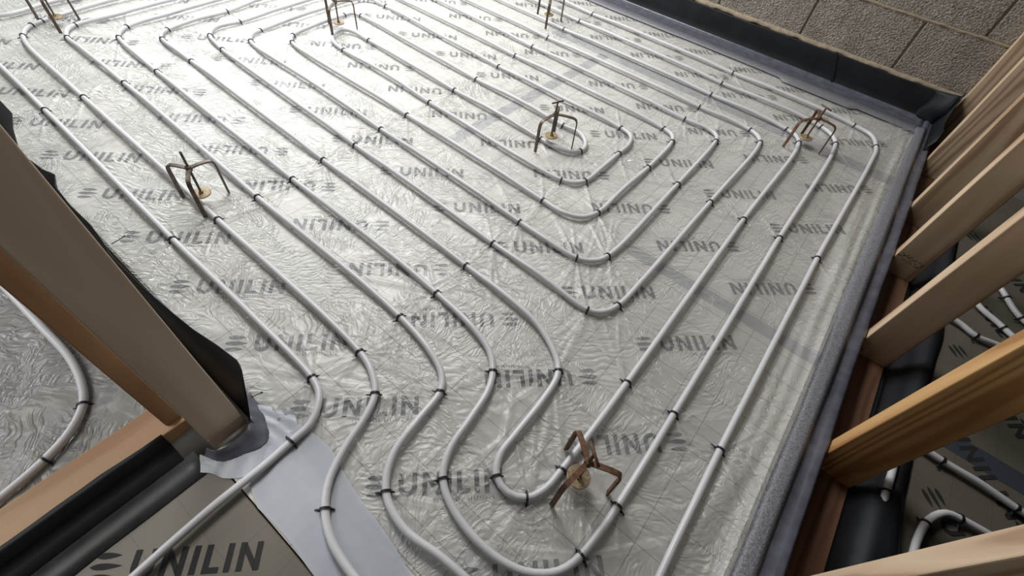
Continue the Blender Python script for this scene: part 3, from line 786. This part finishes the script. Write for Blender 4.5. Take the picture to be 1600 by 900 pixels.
for pk, desc, pts in clips:
    poly = PD[pk]
    for i, q in enumerate(pts):
        xy = np.array(at(q[0], q[1], PZ + .004)); d = ((poly - xy)**2).sum(1); j = int(d.argmin()); j = max(1, min(len(poly)-2, j))
        t = poly[j+1] - poly[j-1]; ang = math.atan2(t[1], t[0]); p = poly[j]
        o = bpy.data.objects.new('pipe_clip', clip_me); C.objects.link(o)
        flip = 0.0 if (p[1] > 1.0 or i % 2) else 0.0
        if math.cos(ang) < 0: ang += math.pi
        o.location = (p[0], p[1], PZ); o.rotation_euler = (0, 0, ang + random.uniform(-.12, .12))
        if len(pts) == 1: lab = 'black clip on the ' + desc
        else: lab = 'black clip, ' + ORD[i] + (' from left' if ('S-' in desc or desc.startswith(('top', 'lower'))) else ' from far end') + ', ' + desc
        tag(o, lab, 'clip', 'clips holding down the heating pipes')
        clip_xy.append((p[0], p[1], ang))
        kclip += 1

# ------------------------------------------------------------------ clear polythene sheet
def vnoise(x, y, s, seed):
    g = np.random.default_rng(seed).random((256, 256))
    X = x*s + 517.3; Y = y*s + 311.7
    xi = np.floor(X).astype(int); yi = np.floor(Y).astype(int); fx = X-xi; fy = Y-yi
    fx = fx*fx*(3-2*fx); fy = fy*fy*(3-2*fy)
    a = g[xi % 256, yi % 256]; b = g[(xi+1) % 256, yi % 256]; c_ = g[xi % 256, (yi+1) % 256]; d = g[(xi+1) % 256, (yi+1) % 256]
    return a*(1-fx)*(1-fy)+b*fx*(1-fy)+c_*(1-fx)*fy+d*fx*fy
DX = 0.0042
xs = np.arange(-3.72, 0.352, DX); ys = np.arange(0.055, 2.765, DX)
xs = np.concatenate([xs]); X, Y = np.meshgrid(xs, ys, indexing='ij')
Y0 = Y.copy()
wx = X + .05*(vnoise(X, Y, 5, 1)-.5) + .02*(vnoise(X, Y, 14, 2)-.5)
wy = Y + .05*(vnoise(X, Y, 5, 3)-.5) + .02*(vnoise(X, Y, 14, 4)-.5)
def ridge(n, p=2.0): return (1 - np.abs(2*n-1))**p
busy = np.clip(vnoise(X, Y, 2.0, 9)*1.7-.35, 0.12, 1) * np.where(X < -.8, 1.25, 1.0) * np.where((Y > 1.25) & (X > -.7), .55, 1.0)
h = 0.0006 + busy*(0.0020*ridge(vnoise(wx, wy, 8, 5), 4) + 0.0010*ridge(vnoise(wx*1.0, wy*1.0, 19, 6), 3) + .0006*ridge(vnoise(wx, wy, 37, 7), 2))
rr = np.random.default_rng(21)
for (cx_, cy_, ang) in clip_xy:
    if not (-3.7 < cx_ < .35 and 0.0 < cy_ < 2.75): continue
    i0, i1 = np.searchsorted(xs, [cx_-.27, cx_+.27]); j0, j1 = np.searchsorted(ys, [cy_-.27, cy_+.27])
    sx = X[i0:i1, j0:j1]-cx_; sy = Y[i0:i1, j0:j1]-cy_; r = np.hypot(sx, sy)+1e-6; th = np.arctan2(sy, sx)
    th2 = th + .10*(vnoise(X[i0:i1, j0:j1], Y[i0:i1, j0:j1], 8, 11)-.5)*r/.1
    s = np.zeros_like(r)
    for k in range(rr.integers(9, 17)):
        # creases leave mostly across the pipe
        base = ang + (math.pi/2 if rr.random() < .5 else -math.pi/2) + rr.normal(0, .62)
        wdt = rr.uniform(.0028, .0052); ln = rr.uniform(.05, .17) * (1.0 if cy_ < 1.2 else .8); am = rr.uniform(.35, 1.0)
        dth = np.angle(np.exp(1j*(th-base + .25*(th2-th))))
        dp = r*np.abs(np.sin(dth)) + np.where(np.cos(dth) < 0, 1.0, 0.0)
        wl = wdt*(.55+r*5)
        s = np.maximum(s, am*np.exp(-(dp/wl)**2) * np.exp(-(r/ln)**2.2))
    amp = .0125*(1-np.exp(-r/.012))
    h[i0:i1, j0:j1] = h[i0:i1, j0:j1]*(1-.35*np.exp(-r/.08)) + amp*s
# bundles of taut folds between neighbouring clips
cl = [c for c in clip_xy if -3.0 < c[0] < .33 and 0.05 < c[1] < 2.75]
for a_ in range(len(cl)):
    for b_ in range(a_+1, len(cl)):
        p = np.array(cl[a_][:2]); q = np.array(cl[b_][:2]); d = np.linalg.norm(q-p)
        if not .075 < d < .24: continue
        t_ = (q-p)/d; n_ = np.array([-t_[1], t_[0]])
        # skip pairs lying along one and the same pipe
        if abs(math.cos(cl[a_][2])*t_[0] + math.sin(cl[a_][2])*t_[1]) > .93: continue
        lo = np.minimum(p, q)-.10; hi = np.maximum(p, q)+.10
        i0, i1 = np.searchsorted(xs, [lo[0], hi[0]]); j0, j1 = np.searchsorted(ys, [lo[1], hi[1]])
        if i1 <= i0 or j1 <= j0: continue
        U = (X[i0:i1, j0:j1]-p[0])*t_[0] + (Y[i0:i1, j0:j1]-p[1])*t_[1]; V = (X[i0:i1, j0:j1]-p[0])*n_[0] + (Y[i0:i1, j0:j1]-p[1])*n_[1]
        acc = np.zeros_like(U)
        for k in range(rr.integers(2, 6)):
            off = rr.normal(0, .014); fan = rr.normal(0, .10); wd = rr.uniform(.0026, .0048)
            vc = off*(.35+.65*np.clip(U/d, 0, 1)) + fan*np.clip(U-d*.5, -1, 1)*.4
            acc = np.maximum(acc, rr.uniform(.35, 1)*np.exp(-((V-vc)/wd)**2)*np.exp(-(np.clip(np.abs(U/d-.5)-.5, 0, None)/.22)**2))
        h[i0:i1, j0:j1] = np.maximum(h[i0:i1, j0:j1], h[i0:i1, j0:j1]*.6 + .0042*acc)
# long loose folds beside the right edge
fold = np.zeros_like(h)
for k, (x0, a, w_) in enumerate([(.308,.024,.010), (.280,.014,.013), (.252,.007,.010), (.300,.006,.006), (.335,.006,.006)]):
    xc = x0 + .010*(vnoise(X*0, Y, 2.5, 30+k)-.5)*2 - .03*np.clip(.8-Y, 0, 1)*(k > 0)
    fold += a*np.exp(-((X-xc)/w_)**2)*np.clip(vnoise(X*0, Y, 3, 40+k)*1.5-.1, .15, 1)*np.clip((2.5-Y)/.8, .25, 1)
h += fold
# diagonal gathers in the far right corner
dc = np.hypot(X-.34, Y-2.72); tc = np.arctan2(Y-2.72, X-.34)
h += .012*np.exp(-dc/.16)*np.clip(np.sin(tc*15+2*vnoise(X, Y, 6, 50)), 0, 1)**2
h += .004*np.exp(-np.abs(Y-.075)/.04)*ridge(vnoise(X, Y, 10, 51), 2)
# flatten under the pipes, keep below tape at the edge
key = {}
for i in range(0, len(ALLP)):
    key.setdefault((int(ALLP[i,0]//.05), int(ALLP[i,1]//.05)), []).append(i)
dist = np.full(h.shape, 1.0)
for (a, b), idx in key.items():
    x0, x1 = a*.05-.03, a*.05+.08; y0, y1 = b*.05-.03, b*.05+.08
    i0, i1 = np.searchsorted(xs, [x0, x1]); j0, j1 = np.searchsorted(ys, [y0, y1])
    if i1 <= i0 or j1 <= j0: continue
    P = ALLP[idx]; sub = dist[i0:i1, j0:j1]
    for p in P:
        np.minimum(sub, np.hypot(X[i0:i1, j0:j1]-p[0], Y[i0:i1, j0:j1]-p[1]), out=sub)
cap = .0016 + np.clip(dist-.007, 0, None)*.7
h = np.minimum(h, cap)
h = np.where(X > .325, np.minimum(h, .0075), h)
h = np.where(Y > 2.69, np.minimum(h, .004), h)
h = np.where((X > -.56) & (Y < .115), np.minimum(h, .0006 + np.clip(Y-.085, 0, None)*.06), h)
nx_, ny_ = h.shape
co = np.stack([X, Y, h], -1).reshape(-1, 3)
idx = np.arange(nx_*ny_).reshape(nx_, ny_)
quads = np.stack([idx[:-1,:-1], idx[1:,:-1], idx[1:,1:], idx[:-1,1:]], -1).reshape(-1, 4)
me = bpy.data.meshes.new('polythene_sheet')
me.vertices.add(len(co)); me.vertices.foreach_set('co', co.ravel())
me.loops.add(len(quads)*4); me.loops.foreach_set('vertex_index', quads.ravel())
me.polygons.add(len(quads)); me.polygons.foreach_set('loop_start', np.arange(0, len(quads)*4, 4)); me.polygons.foreach_set('loop_total', np.full(len(quads), 4))
me.update(calc_edges=True); me.polygons.foreach_set('use_smooth', np.ones(len(quads), bool))
fo = link('polythene_sheet', me, M_film)
tag(fo, 'wrinkled clear polythene sheet spread over the printed boards', 'sheet')
xs2 = np.arange(-3.72, -0.764, .008); ys2 = np.arange(-2.6, -0.075, .008); X2, Y2 = np.meshgrid(xs2, ys2, indexing='ij')
wx2 = X2 + .05*(vnoise(X2, Y2, 5, 61)-.5); wy2 = Y2 + .05*(vnoise(X2, Y2, 5, 63)-.5)
h2 = .0006 + .004*ridge(vnoise(wx2, wy2, 7, 65), 3) + .002*ridge(vnoise(wx2, wy2, 17, 66), 2.5)
d2 = np.full(h2.shape, 1.0)
for p in PD['left'][::3]: np.minimum(d2, np.hypot(X2-p[0], Y2-p[1]), out=d2)
h2 = np.minimum(h2, .0014 + np.clip(d2-.010, 0, None)*.4)
n1_, n2_ = h2.shape; id2 = np.arange(n1_*n2_).reshape(n1_, n2_)
q2 = np.stack([id2[:-1,:-1], id2[1:,:-1], id2[1:,1:], id2[:-1,1:]], -1).reshape(-1, 4)
f2 = link('polythene_sheet', mesh_from('polythene_sheet', np.stack([X2, Y2, h2], -1).reshape(-1, 3), [tuple(int(a) for a in q) for q in q2], True), M_film)
tag(f2, 'clear wrinkled polythene sheet in the side room behind the left stud', 'sheet')

# ------------------------------------------------------------------ screed levelling tripods
def tripod(cx_, cy_, feet, label, arm=M_steel, tbar=0.0, hub=0.122, top=0.168, disc_r=0.025, bolt=M_steel):
    root = empty('levelling_tripod', (cx_, cy_, 0.002)); tag(root, label, 'tripod', 'steel screed levelling tripods')
    for fx, fy in feet:
        dx, dy = fx-cx_, fy-cy_; n = math.hypot(dx, dy); ux, uy = dx/n, dy/n
        pts = [(ux*.004, uy*.004, hub), (ux*n*.45, uy*n*.45, hub+.001), (ux*n*.86, uy*n*.86, hub-.003), (ux*n*.95, uy*n*.95, hub-.012), (ux*n*.98, uy*n*.98, hub*.55), (dx, dy, 0.012), (dx*1.0, dy*1.0, 0.0)]
        v, f = [], []; sweep(v, f, catmull([np.array(p) for p in pts], .006), 0, 4, flat=(0.0108, 0.0045))
        link('leg', mesh_from('leg', v, f), arm, root)
    v, f = [], []; sweep(v, f, [(0,0,hub-.009),(0,0,hub-.007),(0,0,hub+.006),(0,0,hub+.008)], [.006,.009,.009,.006], 6)
    link('nut', mesh_from('nut', v, f), arm, root)
    v, f = [], []
    n = 90; pts = [(0,0,.034+(top-.034)*i/n) for i in range(n+1)]
    sweep(v, f, pts, [0.0032 + .0005*(i % 2) for i in range(n+1)], 8)
    link('threaded_bolt', mesh_from('threaded_bolt', v, f, True), bolt, root)
    v, f = [], []; sweep(v, f, [(0,0,.0325),(0,0,.0335),(0,0,.0355),(0,0,.0365)], [disc_r-.001, disc_r, disc_r, disc_r-.001], 28)
    sweep(v, f, [(0,0,.036),(0,0,.044)], .0065, 6)
    link('foot_disc', mesh_from('foot_disc', v, f), M_disc, root)
    if tbar is not None:
        a = tbar; c_, s_ = math.cos(a)*.024, math.sin(a)*.024
        v, f = [], []; sweep(v, f, [(-c_, -s_, top), (c_, s_, top)], .0032, 8)
        link('tee_handle', mesh_from('tee_handle', v, f, True), arm, root)
    return root
def tri_feet(cx_, cy_, r, a0): return [(cx_+r*math.cos(math.radians(a0+120*k)), cy_+r*math.sin(math.radians(a0+120*k))) for k in range(3)]
tripod(-.767, 1.345, [(-.773,1.261),(-.691,1.382),(-.796,1.410)], 'steel tripod with tee handle standing inside the innermost turn of pipe', tbar=math.radians(70))
tripod(0.0, .384, [(-.011,.314),(.065,.409),(-.054,.428)], 'rust-brown tripod near the bottom, astride the lower right pipes', arm=M_rust, bolt=M_rust, tbar=math.radians(-38))
tripod(-1.289, .319, [(-1.349,.285),(-1.285,.386),(-1.233,.286)], 'dark steel tripod at the left, beside the big stud', tbar=None, top=.175)
tripod(-.034, 2.153, [(-.087,2.072),(.043,2.144),(-.059,2.243)], 'rusty tripod in the far right corner by the membrane', arm=M_rust, bolt=M_rust, tbar=math.radians(-25))
tripod(-1.97, 1.331, [(-1.918,1.254),(-1.938,1.403),(-2.053,1.337)], 'tripod cut by the top edge, at the small upper left pipe bend', tbar=math.radians(70))
tripod(-1.438, 2.249, [(-1.389,2.161),(-1.396,2.31),(-1.528,2.277)], 'tripod cut by the top edge near the block wall', tbar=math.radians(70))
tripod(-2.648, .476, [(-2.578,.45),(-2.703,.428),(-2.662,.55)], 'tripod at the top left corner beside the outer pipe bends', tbar=math.radians(70))

# loose nails near the left stud
def nail(px, py, ang, label, ln=.035):
    x, y = at(px, py, .012); v, f = [], []
    sweep(v, f, [(0,0,0),(math.cos(ang)*ln, math.sin(ang)*ln, .012)], .0011, 6)
    sweep(v, f, [(math.cos(ang)*ln, math.sin(ang)*ln, .012),(math.cos(ang)*ln*1.03, math.sin(ang)*ln*1.03, .0124)], .0028, 8)
    o = link('nail', mesh_from('nail', v, f), M_clip); o.location = (x, y, .004); tag(o, label, 'nail')
nail(172, 378, math.radians(75), 'dark nail poking from the black flap beside the left stud')
nail(382, 622, math.radians(60), 'dark nail poking out at the foot of the big left stud')
